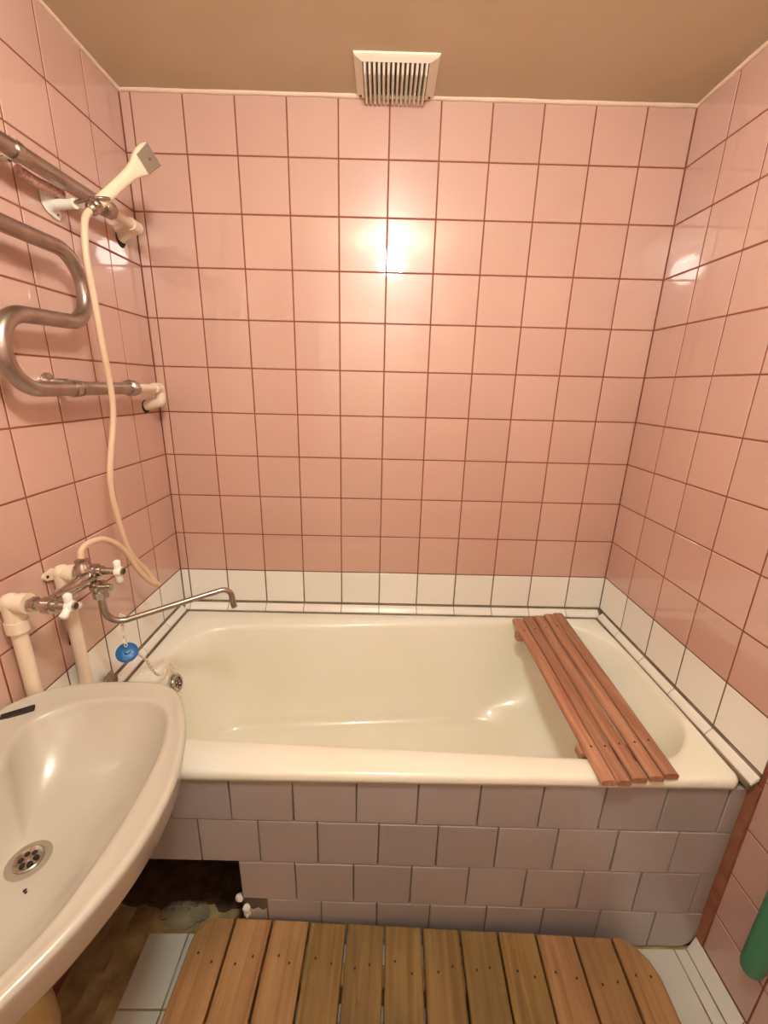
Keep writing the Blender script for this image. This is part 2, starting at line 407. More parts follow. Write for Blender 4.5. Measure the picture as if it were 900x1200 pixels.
# floor tiles
fx = [.131, .2425, .395] + [.395 + .15175 * k for k in range(1, 9)] + [1.645]
fy = [-.752 - P * k for k in range(8)] + [YF]
fyl = [-.733 - P * k for k in range(8)] + [YF]
for i, (a, b) in enumerate(zip(fx, fx[1:])):
    L = fyl if i < 2 else fy
    for c, d in zip(L, L[1:]):
        tile(floor, 'floor', ((a + b) / 2, (c + d) / 2, 0.0), b - a, c - d, 'floor_tile')
for (x0, x1, y0, y1) in ((.01, .062, -.82, -.672), (.03, .085, -.98, -.83)):
    tile(floor, 'floor', ((x0 + x1) / 2, (y0 + y1) / 2, -.001), x1 - x0, y1 - y0, 'dirty_tile', jit=.02)
bm = B(); ne = 90; ed = []  # dark sheet painting the shade on the floor under the bath
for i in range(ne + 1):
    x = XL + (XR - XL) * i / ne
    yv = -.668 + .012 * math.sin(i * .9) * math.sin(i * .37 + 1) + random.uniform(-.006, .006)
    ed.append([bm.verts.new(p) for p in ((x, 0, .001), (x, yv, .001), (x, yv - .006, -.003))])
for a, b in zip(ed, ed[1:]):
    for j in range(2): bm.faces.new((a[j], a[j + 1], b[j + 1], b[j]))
obj('painted_shade', bm, 'rubble_and_shade', floor)
# white tiled skirting at the foot of the right wall
bm = B(); prism(bm, [(XR - .0005, 0), (XR - .0005, .050), (XR - .004, .050), (1.648, .001), (1.648, 0)], YF, -.752, 'y'); bb = struct('baseboard_right', bm, 'grout_grey')
yy = [-.753] + [-.915 - P * k for k in range(7)] + [YF + .002]
for a, b in zip(yy, yy[1:]):
    bm = B(); prism(bm, [(XR - .002, .0505), (XR - .0055, .0515), (1.6445, .002), (1.648, .0005)], b + .0012, a - .0012, 'y'); obj('tile', bm, 'white_tile', bb)

# ------------------------------------------------------------------ ceiling lamp (the room's light)
lamp = thing('ceiling_lamp', 'lit round frosted globe lamp on the ceiling', 'lamp', (LAMP_LOC[0], LAMP_LOC[1], ZC))
bm = B(); lathe(bm, (LAMP_LOC[0], LAMP_LOC[1], ZC), (0, 0, -1), [(0, .055), (.012, .055), (.02, .042), (.036, .038), (.04, .03)], 28)
obj('lamp_base', bm, 'pp_white', lamp, smooth=False)
bm = B(); bmesh.ops.create_icosphere(bm, subdivisions=3, radius=LAMP_R); bmesh.ops.translate(bm, verts=bm.verts, vec=LAMP_LOC)
obj('globe', bm, 'globe', lamp, smooth=True)

# ------------------------------------------------------------------ bathtub
def rpoly(corners, n=10, m=12):
    """rounded quad, corners = [(x,y,r)] counter-clockwise, fixed vertex count, m points per straight side"""
    out = []; k = len(corners)
    segs = []
    for i in range(k):
        p = Vector(corners[i][:2]); a = Vector(corners[i - 1][:2]); b = Vector(corners[(i + 1) % k][:2]); r = corners[i][2]
        d1 = (a - p).normalized(); d2 = (b - p).normalized(); ang = d1.angle(d2); tl = r / math.tan(ang / 2)
        c = p + (d1 + d2).normalized() * (r / math.sin(ang / 2))
        s, e = p + d1 * tl, p + d2 * tl
        v1, v2 = s - c, e - c; th = v1.angle(v2)
        segs.append([c + (v1 * math.sin((1 - q / n) * th) + v2 * math.sin(q / n * th)) / math.sin(th) for q in range(n + 1)])
    for i in range(k):
        out += segs[i]
        e, s = segs[i][-1], segs[(i + 1) % k][0]
        out += [e.lerp(s, q / (m + 1)) for q in range(1, m + 1)]
    return out
def offset(ring, d):
    """move a closed 2D ring (ccw) outward by d"""
    n = len(ring); out = []
    for i in range(n):
        t = (ring[(i + 1) % n] - ring[i - 1]).normalized(); out.append(ring[i] + Vector((t.y, -t.x)) * d)
    return out
OX0, OX1, OY0, OY1 = XL + ls - .001, XR - ls + .001, -.757, -lb + .001
outer = rpoly([(OX0, OY0, .018), (OX1, OY0, .03), (OX1, OY1, .012), (OX0, OY1, .012)])
opening = rpoly([(.070, -.645, .17), (1.625, -.705, .19), (1.625, -.045, .22), (.070, -.155, .16)])
bottom = rpoly([(.150, -.545, .13), (1.30, -.60, .16), (1.30, -.150, .17), (.150, -.235, .13)])
def at(ring, z): return [(p.x, p.y, z) for p in ring]
def atf(ring, f): return [(p.x, p.y, f(p)) for p in ring]
mix = lambda A, Bb, t: [a.lerp(b, t) for a, b in zip(A, Bb)]
rings = [at(offset(outer, -.006), ZR - .026), at(offset(outer, -.001), ZR - .026), at(outer, ZR - .018), at(offset(outer, -.001), ZR - .009), at(offset(outer, -.005), ZR - .003), at(offset(outer, -.011), ZR)]
rings.append(at(mix(offset(outer, -.011), offset(opening, .014), .6), ZR + .001))
rings += [at(mix(offset(outer, -.011), offset(opening, .014), .999), ZR), at(offset(opening, .006), ZR - .003), at(offset(opening, .001), ZR - .010), at(offset(opening, -.002), ZR - .022)]
ZBOT = 0.222
op2 = offset(opening, -.002)
for t in (.12, .25, .4, .55, .7, .82, .91, .97):
    lat = t ** 1.15 * .78 + .22 * max(0, (t - .55) / .45) ** 2
    z = (ZR - .022) + (ZBOT + .035 - ZR + .022) * (1 - (1 - t) ** 1.35)
    rings.append(at(mix(op2, bottom, lat), z))
for d, z in ((.0, ZBOT + .022), (-.02, ZBOT + .010), (-.05, ZBOT + .003), (-.09, ZBOT), (-.13, ZBOT - .001)):
    rings.append(at(offset(bottom, d), z))
cen = Vector((.72, -.385))
rings.append(at([p.lerp(cen, .8) for p in offset(bottom, -.13)], ZBOT - .002))
tub = thing('bathtub', 'cream enamelled bathtub built in behind a tiled front', 'bathtub', (.8, -.39, 0))
bm = B(); loft(bm, rings)
t_ = obj('tub_shell', bm, 'enamel', tub, smooth=True)
# overflow rosette on the tap end, drain in the floor
bm = B(); c0 = Vector((.0905, -.352, .530)); ax = Vector((1, 0, .28))
lathe(bm, c0 - ax.normalized() * .003, ax, [(0, .031), (.004, .031), (.009, .027), (.010, .019), (.004, .0185), (.004, .0)], 24); smooth_angle(obj('overflow', bm, 'chrome', tub))
bm = B()
for k in range(5): 
    a = k * 1.2566; tube(bm, [c0 + Vector((.004, math.cos(a) * .004, math.sin(a) * .004)), c0 + Vector((.003, math.cos(a) * .018, math.sin(a) * .018))], .0028, n=6)
obj('overflow_grid', bm, 'chrome', tub)
bm = B(); lathe(bm, (.26, -.39, ZBOT - .004), (0, 0, 1), [(0, .03), (.005, .03), (.007, .026), (.004, .019), (.004, 0)], 24); smooth_angle(obj('drain', bm, 'chrome', tub))
for lx, ly in ((.3, -.25), (.3, -.53), (1.15, -.22), (1.15, -.56)):
    bm = B(); tube(bm, [(lx, ly, 0), (lx, ly, .03), (lx, ly, ZBOT - .01)], [.03, .018, .022], n=10); obj('foot', bm, 'rubble_and_shade', tub)

# ------------------------------------------------------------------ tiled bath panel
panel = thing('tiled_bath_surround', 'tiled surround closing the front of the bathtub, with a gap at one end', 'bath surround', (.8, -.75, 0))
PY = -.750
zrow = [lambda x: ZR - .0275, lambda x: .4490 - .0136 * (x - .9), lambda x: .3035 - .0145 * (x - .9), lambda x: .1600 - .026 * (x - .9), lambda x: .002]
R1 = [XL + .002, .107, .2585, .408, .561, .7155, .865, 1.016, 1.168, 1.319, 1.468, 1.618, XR - .003]
R2 = [XL + .002, .019, .169, .320, .470, .618, .772, .921, 1.072, 1.223, 1.375, 1.527, XR - .003]
R3 = [.412, .557, .709, .860, 1.010, 1.161, 1.311, 1.462, 1.618, XR - .003]
R4 = [.4764, .6225, .772, .916, 1.070, 1.225, 1.380, 1.532, XR - .003]
# backing masonry with the gap left open
bm = B(); box(bm, XL + .001, XR - .003, PY + .005, PY + .032, .312, ZR - .03); box(bm, .415, XR - .003, PY + .005, PY + .032, 0, .312)
obj('masonry', bm, 'grout_grey', panel)
bm = B(); box(bm, .411, .4155, PY + .004, PY + .033, .0, .311); box(bm, XL + .002, .4155, PY + .006, PY + .033, .306, .3125)
obj('broken_edge', bm, 'rubble_and_shade', panel)
def quad_tile(parent, c4, y, m, bev=.0016):
    # c4: corners (x,z) bl br tr tl ; own mesh since rows run slightly out of level
    cxm = sum(c[0] for c in c4) / 4; czm = sum(c[1] for c in c4) / 4
    bm = B(); n = len(c4)
    dy = random.uniform(-.0008, .0008)
    ring = lambda s, d: [bm.verts.new((c[0] + s * (1 if c[0] < cxm else -1), y + d, c[1] + s * (1 if c[1] < czm else -1))) for c in c4]
    r0, r1, r2 = ring(0, .008), ring(0, dy + .0013), ring(bev, dy)
    for a, b in ((r0, r1), (r1, r2)):
        for j in range(n): bm.faces.new((a[j], a[(j + 1) % n], b[(j + 1) % n], b[j]))
    bm.faces.new(r2); bm.faces.new(r0[::-1])
    return obj('tile', bm, m, parent, loc=(cxm, y, czm))
g = .0016
for k, R in enumerate((R1, R2, R3, R4)):
    zt, zb = zrow[k], zrow[k + 1]
    for a, b in zip(R, R[1:]):
        s = random.uniform(-.0018, .0018)
        c4 = [(a + g + s * .5, zb(a) + g), (b - g + s * .5, zb(b) + g), (b - g - s * .5, zt(b) - g), (a + g - s * .5, zt(a) - g)]
        if k == 3 and b > XR - .01:   # last tile of the lowest row has a rounded lower corner
            r = .045; arc = [(b - g - r + r * math.sin(t), zb(b) + g + r - r * math.cos(t)) for t in [i * math.pi / 12 for i in range(7)]]
            c4 = [c4[0]] + arc + c4[2:]
        quad_tile(panel, c4, PY, 'panel_tile')
# broken remnant of the missing tile and mortar crumbs
quad_tile(panel, [(.418, .004), (.4735, .004), (.4735, .128), (.462, .120), (.450, .131), (.436, .122), (.418, .138)], PY, 'panel_tile')
for k in range(5):
    bm = B(); bmesh.ops.create_icosphere(bm, subdivisions=2, radius=1)
    c = Vector((random.uniform(.398, .425), PY + random.uniform(-.006, .02), .12 + k * .012)); s = random.uniform(.006, .013)
    for v in bm.verts: v.co = c + Vector(v.co) * s * random.uniform(.7, 1.1)
    obj('mortar_crumb', bm, 'putty' if k % 2 else 'white_tile', panel)

# ------------------------------------------------------------------ slatted seat board across the bath
seat = thing('bath_bench', 'reddish brown slatted wooden bench laid across the bathtub', 'bath bench', (1.38, -.4, ZR))
ZT = ZR + .021
back_c = [1.304, 1.349, 1.394, 1.441, 1.482]; front_c = [1.302, 1.337, 1.377, 1.419, 1.459]
back_y = [-.079, -.064, -.056, -.042, -.032]; front_y = [-.777, -.777, -.769, -.764, -.757]
_nm = []
def nail_mesh():
    if not _nm:
        bm = B(); lathe(bm, (0, 0, 0), (0, 0, 1), [(0, .0029), (.0037, .0029)], 8); bmesh.ops.recalc_face_normals(bm, faces=bm.faces)
        me = bpy.data.meshes.new('nail'); bm.to_mesh(me); bm.free(); me.materials.append(M['nail']); _nm.append(me)
    return _nm[0]
for k in range(5):
    bm = B(); n = 14; rings = []
    for i in range(n + 1):
        t = i / n; y = back_y[k] + (front_y[k] - back_y[k]) * t
        c = back_c[k] + (front_c[k] - back_c[k]) * t + .0012 * math.sin(t * 5 + k)
        hw = (.0198 + (.0170 - .0198) * t); h = .0085
        pr = [(-hw + .002, -h), (hw - .002, -h), (hw, -h * .4), (hw, h * .35), (hw - .003, h * .8), (hw * .45, h), (-hw * .45, h), (-hw + .003, h * .8), (-hw, h * .35), (-hw, -h * .4)]
        rings.append([(c + a, y, ZT - .0088 + b) for a, b in pr])
    loft(bm, rings, cap_first=True)
    s_ = obj('slat', bm, 'seat', seat, loc=(front_c[k], front_y[k], ZT)); smooth_angle(s_, 50)
    for t in (.12, .865):
        y = back_y[k] + (front_y[k] - back_y[k]) * t; c = back_c[k] + (front_c[k] - back_c[k]) * t
        o = bpy.data.objects.new('nail', nail_mesh()); COL.objects.link(o); o.parent = s_
        o.location = Vector((c, y, ZT - .003)) - rootloc(s_)
for y, x0, x1 in ((-.158, 1.274, 1.478), (-.672, 1.277, 1.47)):
    bm = B(); rbox(bm, x0, x1, y - .016, y + .016, ZT - .042, ZT - .0177, .004, 2); obj('batten', bm, 'seat', seat)

# ------------------------------------------------------------------ duckboard on the floor
ROT = -.030
duck = thing('duckboard', 'slatted wooden duckboard on the floor before the tiled bath surround', 'duckboard', (.29, -.748, 0)); 
duck.rotation_euler = (0, 0, ROT)
DT = .103; pitchd = .1008; NP = 12; LEN = .62
for k in range(NP):
    x0 = k * pitchd + .0028; x1 = (k + 1) * pitchd - .0028 + random.uniform(-.001, .001)
    if k == NP - 1: x1 -= .012
    prof = [(x0, -LEN), (x1, -LEN), (x1, -.002), (x0, -.002)]
    cut = lambda cxr, cyr, r, a0: [(cxr + r * math.cos(a0 + t * math.pi / 12), cyr + r * math.sin(a0 + t * math.pi / 12)) for t in range(7)]
    if k == 0: prof = cut(x0 + .06, -LEN + .06, .06, math.pi) + [(x1, -LEN), (x1, -.002)] + [(x0 + .050, -.002), (x0 + .022, -.012), (x0 + .004, -.034), (x0, -.06)]
    if k == NP - 1: prof = [(x0, -LEN)] + cut(x1 - .06, -LEN + .06, .06, -math.pi / 2) + [(x1, -.08), (x1 - .010, -.046), (x1 - .034, -.016), (x1 - .06, -.002)] + [(x0, -.002)]
    bm = B(); n = len(prof); e = .003
    cxm = (x0 + x1) / 2
    def rg(s, z): return [bm.verts.new((x + s * (1 if x < cxm else -1), y + s * (1 if y < -LEN / 2 else -1), z)) for x, y in prof]
    dz = random.uniform(-.0015, .0015)
    rr = [rg(0, DT - .026 + dz), rg(0, DT - .003 + dz), rg(e, DT + dz)]
    for a, b in zip(rr, rr[1:]):
        for j in range(n): bm.faces.new((a[j], a[(j + 1) % n], b[(j + 1) % n], b[j]))
    bm.faces.new(rr[-1]); bm.faces.new(rr[0][::-1])
    for v in bm.verts: v.co.x -= cxm; v.co.y += .3
    bmesh.ops.recalc_face_normals(bm, faces=bm.faces)
    me = bpy.data.meshes.new('plank'); bm.to_mesh(me); bm.free(); me.materials.append(M['duck_worn' if 3 <= k <= 8 else 'duck'])
    pl = bpy.data.objects.new('plank', me); COL.objects.link(pl); pl.parent = duck; pl.location = (cxm, -.3, 0)
    for by in (-.085, -.50):
        for dx in (-.018, .02):
            nl = bpy.data.objects.new('nail', nail_mesh()); COL.objects.link(nl); nl.parent = pl
            nl.location = (dx + random.uniform(-.006, .006), by + .3 + random.uniform(-.012, .012), DT - .003 + dz)
for by in (-.09, -.51):
    bm = B(); rbox(bm, .02, NP * pitchd - .03, by - .022, by + .022, .0, DT - .0275, .003, 1)
    me = bpy.data.meshes.new('batten'); bm.to_mesh(me); bm.free(); me.materials.append(M['duck'])
    o = bpy.data.objects.new('batten', me); COL.objects.link(o); o.parent = duck

# ------------------------------------------------------------------ wash basin
sink = thing('wash_basin', 'off-white ceramic wash basin fixed to the wall beside the bathtub', 'wash basin', (.19, -1.01, .62))
ZS = .83; SCX, SCY = .19, -1.01
def sym(half):
    """half outline from back middle to front middle (y above centre) -> closed ring"""
    h = [Vector((x, y)) for x, y in half]
    return h + [Vector((p.x, 2 * SCY - p.y)) for p in h[-2:0:-1]]
out_h = [(-.030, -1.01), (-.030, -.90), (-.029, -.815), (-.018, -.780), (.029, -.737), (.10, -.715), (.185, -.708), (.25, -.711), (.292, -.723), (.330, -.755), (.357, -.798), (.388, -.862), (.411, -.940), (.417, -1.01)]
in_h = [(.092, -1.01), (.089, -.935), (.066, -.893), (.055, -.862), (.058, -.832), (.078, -.803), (.115, -.777), (.160, -.766), (.205, -.762), (.262, -.767), (.307, -.791), (.334, -.835), (.352, -.900), (.3605, -1.01)]
def ring_by_angle(poly, n=112):
    cl = catmull([(p.x, p.y, 0) for p in poly], 12, closed=True); res = []
    aa = [(math.atan2(p.y - SCY, p.x - SCX), math.hypot(p.x - SCX, p.y - SCY)) for p in cl]; aa.sort()
    ext = [(a - 2 * math.pi, r) for a, r in aa] + aa + [(a + 2 * math.pi, r) for a, r in aa]
    for i in range(n):
        th = -math.pi + 2 * math.pi * i / n
        for (a0, r0), (a1, r1) in zip(ext, ext[1:]):
            if a0 <= th < a1:
                r = r0 + (r1 - r0) * (th - a0) / (a1 - a0); break
        res.append(Vector((SCX + r * math.cos(th), SCY + r * math.sin(th))))
    return res
so, si = ring_by_angle(sym(out_h)), ring_by_angle(sym(in_h))
DR = Vector((.172, -1.006)); ZD = ZS - .125
drn = [DR + Vector((math.cos(-math.pi + 2 * math.pi * i / 112), math.sin(-math.pi + 2 * math.pi * i / 112))) * .034 for i in range(112)]
clampx = lambda r: [Vector((max(p.x, XL + .001), p.y)) for p in r]
so = clampx(so)
bowl = clampx([SCp.lerp(q, 1) for SCp, q in zip(so, [Vector((SCX, SCY)).lerp(p, .62) + Vector((-.03, 0)) for p in so])])
rs = [at(clampx([p.lerp(DR, .78) for p in so]), ZS - .205), at(clampx([p.lerp(DR, .55) for p in so]), ZS - .195), at(clampx([p.lerp(DR, .33) for p in so]), ZS - .16),
      at(clampx([p.lerp(DR, .15) for p in so]), ZS - .10), at(clampx(offset(so, -.028)), ZS - .078), at(clampx(offset(so, -.016)), ZS - .072), at(clampx(offset(so, -.012)), ZS - .064), at(clampx(offset(so, -.004)), ZS - .020), at(clampx(offset(so, -.001)), ZS - .010),
      at(clampx(offset(so, -.0015)), ZS - .004), at(clampx(offset(so, -.005)), ZS - .0005), at(clampx(offset(so, -.009)), ZS + .001), at(clampx(offset(so, -.015)), ZS - .001)]
rs += [at(mix(clampx(offset(so, -.015)), offset(si, .006), .35), ZS - .004), at(mix(clampx(offset(so, -.015)), offset(si, .006), .8), ZS - .006), at(offset(si, .006), ZS - .006), at(offset(si, .001), ZS - .009), at(offset(si, -.003), ZS - .018)]
si2 = offset(si, -.003)
for t in (.05, .1, .16, .24, .34, .46, .6, .75, .9, 1.0):
    # steep at the back, gentle from the front and sides
    ring = []
    for p, q in zip(si2, drn):
        v = p.lerp(q, t); 
        d = (p - q).length
        S = min(d, .135); g_s = 1 - (1 - min(t * d / S, 1.0)) ** 2.0
        z = ZS - .018 - (ZS - .018 - ZD) * (.72 * g_s + .28 * t)
        ring.append((v.x, v.y, z))
    rs.append(ring)
rs.append(at([DR + (p - DR) * .6 for p in drn], ZD - .006))
bm = B(); loft(bm, rs, cap_first=True)
s_ = obj('basin', bm, 'ceramic', sink, smooth=True)
# drain: recessed grey ring, steel rosette with holes
dr = Vector((DR.x, DR.y, ZD))
bm = B(); lathe(bm, dr + Vector((0, 0, -.004)), (0, 0, 1), [(0, .033), (.0035, .033), (.0042, .030), (.0042, .022), (.003, .021), (.003, 0)], 28)
M['worn_ring'] = mat('worn_grey_ceramic', srgb(150, 140, 124), .45)
ringo = obj('drain_recess', bm, 'worn_ring', s_); smooth_angle(ringo)
bm = B(); lathe(bm, dr + Vector((0, 0, -.002)), (0, 0, 1), [(0, .0225), (.0045, .0225), (.006, .0205), (.005, .018), (.004, .0165), (.0045, .004), (.0055, .003), (.0055, 0)], 28)
gr = obj('drain_grate', bm, 'chrome', sink); smooth_angle(gr)
bm = B()
for k in range(6):
    a = k * math.pi / 3 + .3; lathe(bm, dr + Vector((math.cos(a) * .0105, math.sin(a) * .0105, .0015)), (0, 0, 1), [(0, .0042), (.0016, .0042)], 10)
obj('grate_hole', bm, 'dark', gr)
# slot in the back deck
bm = B(); rbox(bm, -.028, .028, -.0095, .0095, -.004, .0012, .0015, 1)
bmesh.ops.rotate(bm, verts=bm.verts, cent=(0, 0, 0), matrix=Matrix.Rotation(math.radians(33), 3, 'Z')); bmesh.ops.translate(bm, verts=bm.verts, vec=(.015, -.808, ZS - .0022))
obj('slot', bm, 'dark', sink)
# chipped spot in the glaze
bm = B(); 
for q, r in (((.205, -1.053), .0030), ((.209, -1.056), .0022)):
    lathe(bm, (q[0], q[1], ZD + .0045), (0, 0, 1), [(0, r), (.0012, r * .6)], 8)
obj('chip', bm, 'cap', sink)
# waste trap below
bm = B(); lathe(bm, (.172, -1.006, ZS - .2), (0, 0, -1), [(0, .03), (.03, .03), (.032, .018), (.08, .018)], 20); tube(bm, fillet([(.172, -1.006, .58), (.172, -1.006, .55), (.085, -1.02, .53), (.085, -1.02, .48)], .02), .018)
lathe(bm, (.085, -1.02, .63), (0, 0, -1), [(.14, .018), (.26, .018), (.262, .034), (.28, .042), (.34, .046), (.40, .046), (.43, .040), (.44, .02)], 24)
tube(bm, fillet([(.085, -1.02, .40), (.03, -1.02, .40), (.0, -1.02, .38), (XL, -1.02, .38)], .03), .016)
smooth_angle(obj('waste_trap', bm, 'trap', sink), 50)

# ------------------------------------------------------------------ water pipes to the tap
def water_pipe(y, bottom, label):
    t = thing('water_pipe', label, 'pipe', (0, y, bottom), 'plastic pipes feeding the tap')
    z = 1.04; x = XL + .021
    bm = B(); tube(bm, [(x, y, bottom), (x, y, z - .045)], .0146, 18); smooth_angle(obj('pipe', bm, 'pp', t))
    bm = B()
    tube(bm, [(x, y, z - .066), (x, y, z - .040)], .0215, 20)
    tube(bm, [(x, y, z - .042), (x, y, z + .002), ], .0195, 20)
    bmesh.ops.create_uvsphere(bm, u_segments=20, v_segments=10, radius=.0198, matrix=Matrix.Translation((x, y, z + .002)))
    tube(bm, [(x - .004, y, z), (x + .030, y, z)], .0190, 20); tube(bm, [(x + .018, y, z), (x + .036, y, z)], .0215, 20)
    e = obj('elbow', bm, 'pp', t); smooth_angle(e)
    bm = B(); n = 12
    pr = [(y - .012, z - .012)] + [(y - .030 + .009 * math.cos(a), z + .004 + .009 * math.sin(a)) for a in [math.pi * 1.5 - q * math.pi / 8 for q in range(9)]] + [(y - .008, z + .016)]
    r0 = [bm.verts.new((XL + .001, p[0], p[1])) for p in pr]; r1 = [bm.verts.new((XL + .009, p[0], p[1])) for p in pr]
    for j in range(len(pr)): bm.faces.new((r0[j], r0[(j + 1) % len(pr)], r1[(j + 1) % len(pr)], r1[j]))
    bm.faces.new(r0[::-1]); bm.faces.new(r1)
    ear = obj('fixing_ear', bm, 'pp', t)
    bm = B(); lathe(bm, (XL + .0085, y - .030, z + .004), (1, 0, 0), [(0, .0038), (.0012, .0038)], 10); obj('screw_hole', bm, 'dark', ear)
    return t
water_pipe(-.735, ZW - .004, 'cream plastic pipe under the tap end nearer the wash basin')
water_pipe(-.590, ZW - .004, 'cream plastic pipe under the tap end nearer the shower hose')

# ------------------------------------------------------------------ tap with long spout
tap = thing('bath_tap', 'worn chrome wall tap with white handles and a long spout', 'tap', (.06, -.65, 1.0))
def handle(base, axis, rot, arms):
    ax = Vector(axis).normalized(); b = Vector(base); u, v = frame_of(ax)
    bm = B(); lathe(bm, b, ax, [(0, .008), (.003, .012), (.014, .012), (.017, .0105)], 16)
    for k in range(arms):
        a = rot + 2 * math.pi * k / arms; d = u * math.cos(a) + v * math.sin(a)
        tube(bm, [b + ax * .008, b + ax * .008 + d * .015, b + ax * .008 + d * .0255, b + ax * .008 + d * .0295], [.0095, .0075, .0086, .004], n=10)
    h = obj('handle', bm, 'pp_white', tap); smooth_angle(h, 60)
    bm = B(); lathe(bm, b + ax * .016, ax, [(0, .0085), (.005, .0085), (.0055, .0078)], 16); smooth_angle(obj('handle_rim', bm, 'chrome', h))
    bm = B(); lathe(bm, b + ax * .0205, ax, [(0, .0068), (.0022, .006)], 14); obj('handle_cap', bm, 'cap', h)
zf = 1.036
for y, xv in ((-.735, .062), (-.590, .052)):
    bm = B()
    lathe(bm, (.0265, y, zf + .002), (1, 0, 0), [(0, .0125), (.004, .0125), (.005, .0158), (.018, .0158), (.019, .0125), (.026, .0125), (.029, .016), (.046, .016), (.048, .012)], 6)
    smooth_angle(obj('inlet', bm, 'chrome', tap), 30)
bm = B()
tube(bm, [(.066, -.735, zf), (.062, -.690, zf), (.060, -.630, zf), (.055, -.585, zf)], [.0165, .0135, .018, .0195], 20)
lathe(bm, (.05, -.600, zf - .02), (0, 0, 1), [(0, .019), (.05, .019), (.054, .0145), (.064, .0145)], 20)
smooth_angle(obj('body', bm, 'chrome', tap), 50)
for y, hx, rot, arms, dz in ((-.735, .103, .55, 3, 0), (-.590, .118, 1.57, 2, .012)):
    bm = B(); lathe(bm, (.060, y, zf + dz), (1, 0, 0), [(0, .0175), (.016, .0175), (.018, .013), (.028, .013), (.030, .009), (hx - .06, .008)], 16); smooth_angle(obj('valve', bm, 'chrome', tap), 40)
    handle((hx, y, zf + dz), (1, 0, 0), rot, arms)
# diverter knob and lever
bm = B(); lathe(bm, (.075, -.615, zf - .018), (1, 0, 0), [(0, .012), (.012, .012), (.014, .006), (.034, .006), (.036, .0085), (.046, .0085)], 14)
tube(bm, [(.078, -.725, zf + .017), (.088, -.640, zf + .008)], [.0035, .0045], 8)
smooth_angle(obj('diverter', bm, 'chrome', tap), 40)
bm = B(); lathe(bm, (.082, -.600, zf - .014), (0, 0, -1), [(0, .016), (.02, .0165), (.022, .0185), (.038, .0185), (.040, .013)], 8); smooth_angle(obj('spout_nut', bm, 'chrome', tap), 35)
sp = fillet([(.082, -.600, zf - .045), (.082, -.600, .903), (.338, -.449, .937), (.346, -.456, .885)], [0, .046, .026, 0], 10)
bm = B(); tube(bm, sp, .0078, 16); lathe(bm, (.3445, -.455, .893), (.2, 0, -1), [(0, .0085), (.014, .0085)], 14)
smooth_angle(obj('spout', bm, 'steel', tap), 50)

# ------------------------------------------------------------------ bath plug hanging on a chain from the spout
plug = thing('bath_plug', 'blue rubber bath plug hanging on a pale chain from the tap spout', 'plug', (.093, -.55, .80))
def chain(bm, pts, link=.0105, r=.0015):
    pts = [Vector(p) for p in pts]; L = [0]
    for a, b in zip(pts, pts[1:]): L.append(L[-1] + (b - a).length)
    n = int(L[-1] / link)
    def pt(s):
        for i in range(len(pts) - 1):
            if s <= L[i + 1]: return pts[i].lerp(pts[i + 1], (s - L[i]) / (L[i + 1] - L[i]))
        return pts[-1]
    for k in range(n):
        c = pt((k + .5) * link); d = (pt((k + 1) * link) - pt(k * link)).normalized(); u, v = frame_of(d)
        w = u if k % 2 else v
        tube(bm, [c + d * math.cos(a) * link * .68 + w * math.sin(a) * link * .36 for a in [2 * math.pi * j / 10 for j in range(10)]], r, n=5, closed=True)
PX, PYY = .101, -.575
bm = B(); chain(bm, [(PX, PYY, .920), (PX + .001, PYY, .85), (PX, PYY, .822)]); obj('chain', bm, 'chain', plug)
bm = B(); chain(bm, catmull([(PX + .012, PYY + .01, .806), (PX + .012, PYY + .05, .75), (.10, -.47, .66), (.094, -.42, .621), (.088, -.37, .617), (.094, -.352, .560)], 6)); obj('chain', bm, 'chain', plug)
bm = B(); lathe(bm, (PX, PYY, .806), Vector((.34, -.5, .72)), [(-.010, .0215), (-.008, .0235), (-.003, .0245), (.003, .026), (.006, .026), (.008, .0235), (.008, .007), (.0135, .006), (.0145, 0)], 28); smooth_angle(obj('stopper', bm, 'blue', plug), 50)
bm = B(); tube(bm, [(PX + .0078 * math.cos(a), PYY + .001, .926 + .0 + .0105 * math.sin(a)) for a in [2 * math.pi * j / 14 for j in range(14)]], .0022, n=6, closed=True)
for v in bm.verts: v.co.z -= .019; v.co.x += .004
obj('ring', bm, 'chain', plug)

# ------------------------------------------------------------------ heated towel rail
rail = thing('towel_rail', 'bent steel heated towel rail on the tiled wall above the tap', 'towel rail', (XL, -.45, 1.47))
xr = .029; rp = .0165
path = fillet([(xr, -.235, 1.918), (xr, -.76, 1.916), (xr, -.76, 1.772), (xr, -.395, 1.772), (xr, -.395, 1.622), (xr, -.662, 1.612), (xr, -.662, 1.47), (xr, -.240, 1.470)], .0705, 12)
bm = B(); tube(bm, path, rp, 18); smooth_angle(obj('pipe', bm, 'steel', rail), 60)
for (y, z) in ((-.255, 1.918), (-.262, 1.470)):
    bm = B(); lathe(bm, (xr, y - .012, z), (0, 1, 0), [(0, .019), (.004, .0235), (.016, .0235), (.019, .020), (.024, .022), (.034, .022), (.037, .017)], 8); smooth_angle(obj('union_nut', bm, 'steel', rail), 35)
bm = B(); lathe(bm, (xr, -.474, 1.470), (0, 1, 0), [(0, rp + .002), (.006, rp + .002)], 18); smooth_angle(obj('collar', bm, 'steel', rail))
for (y, z, dzb, sc) in ((-.535, 1.916, -.012, 1.45), (-.490, 1.470, .014, 1.0)):
    bm = B(); lathe(bm, (XL + .001, y, z + dzb), (1, 0, 0), [(0, .021 * sc), (.004, .021 * sc), (.009, .015 * sc), (.012, .009), (.048, .008)], 20); smooth_angle(obj('wall_bracket', bm, 'chrome', rail), 40)
    bm = B(); lathe(bm, (xr, y - .008, z), (0, 1, 0), [(0, rp + .0035), (.016, rp + .0035)], 20); smooth_angle(obj('clip', bm, 'chrome', rail), 40)
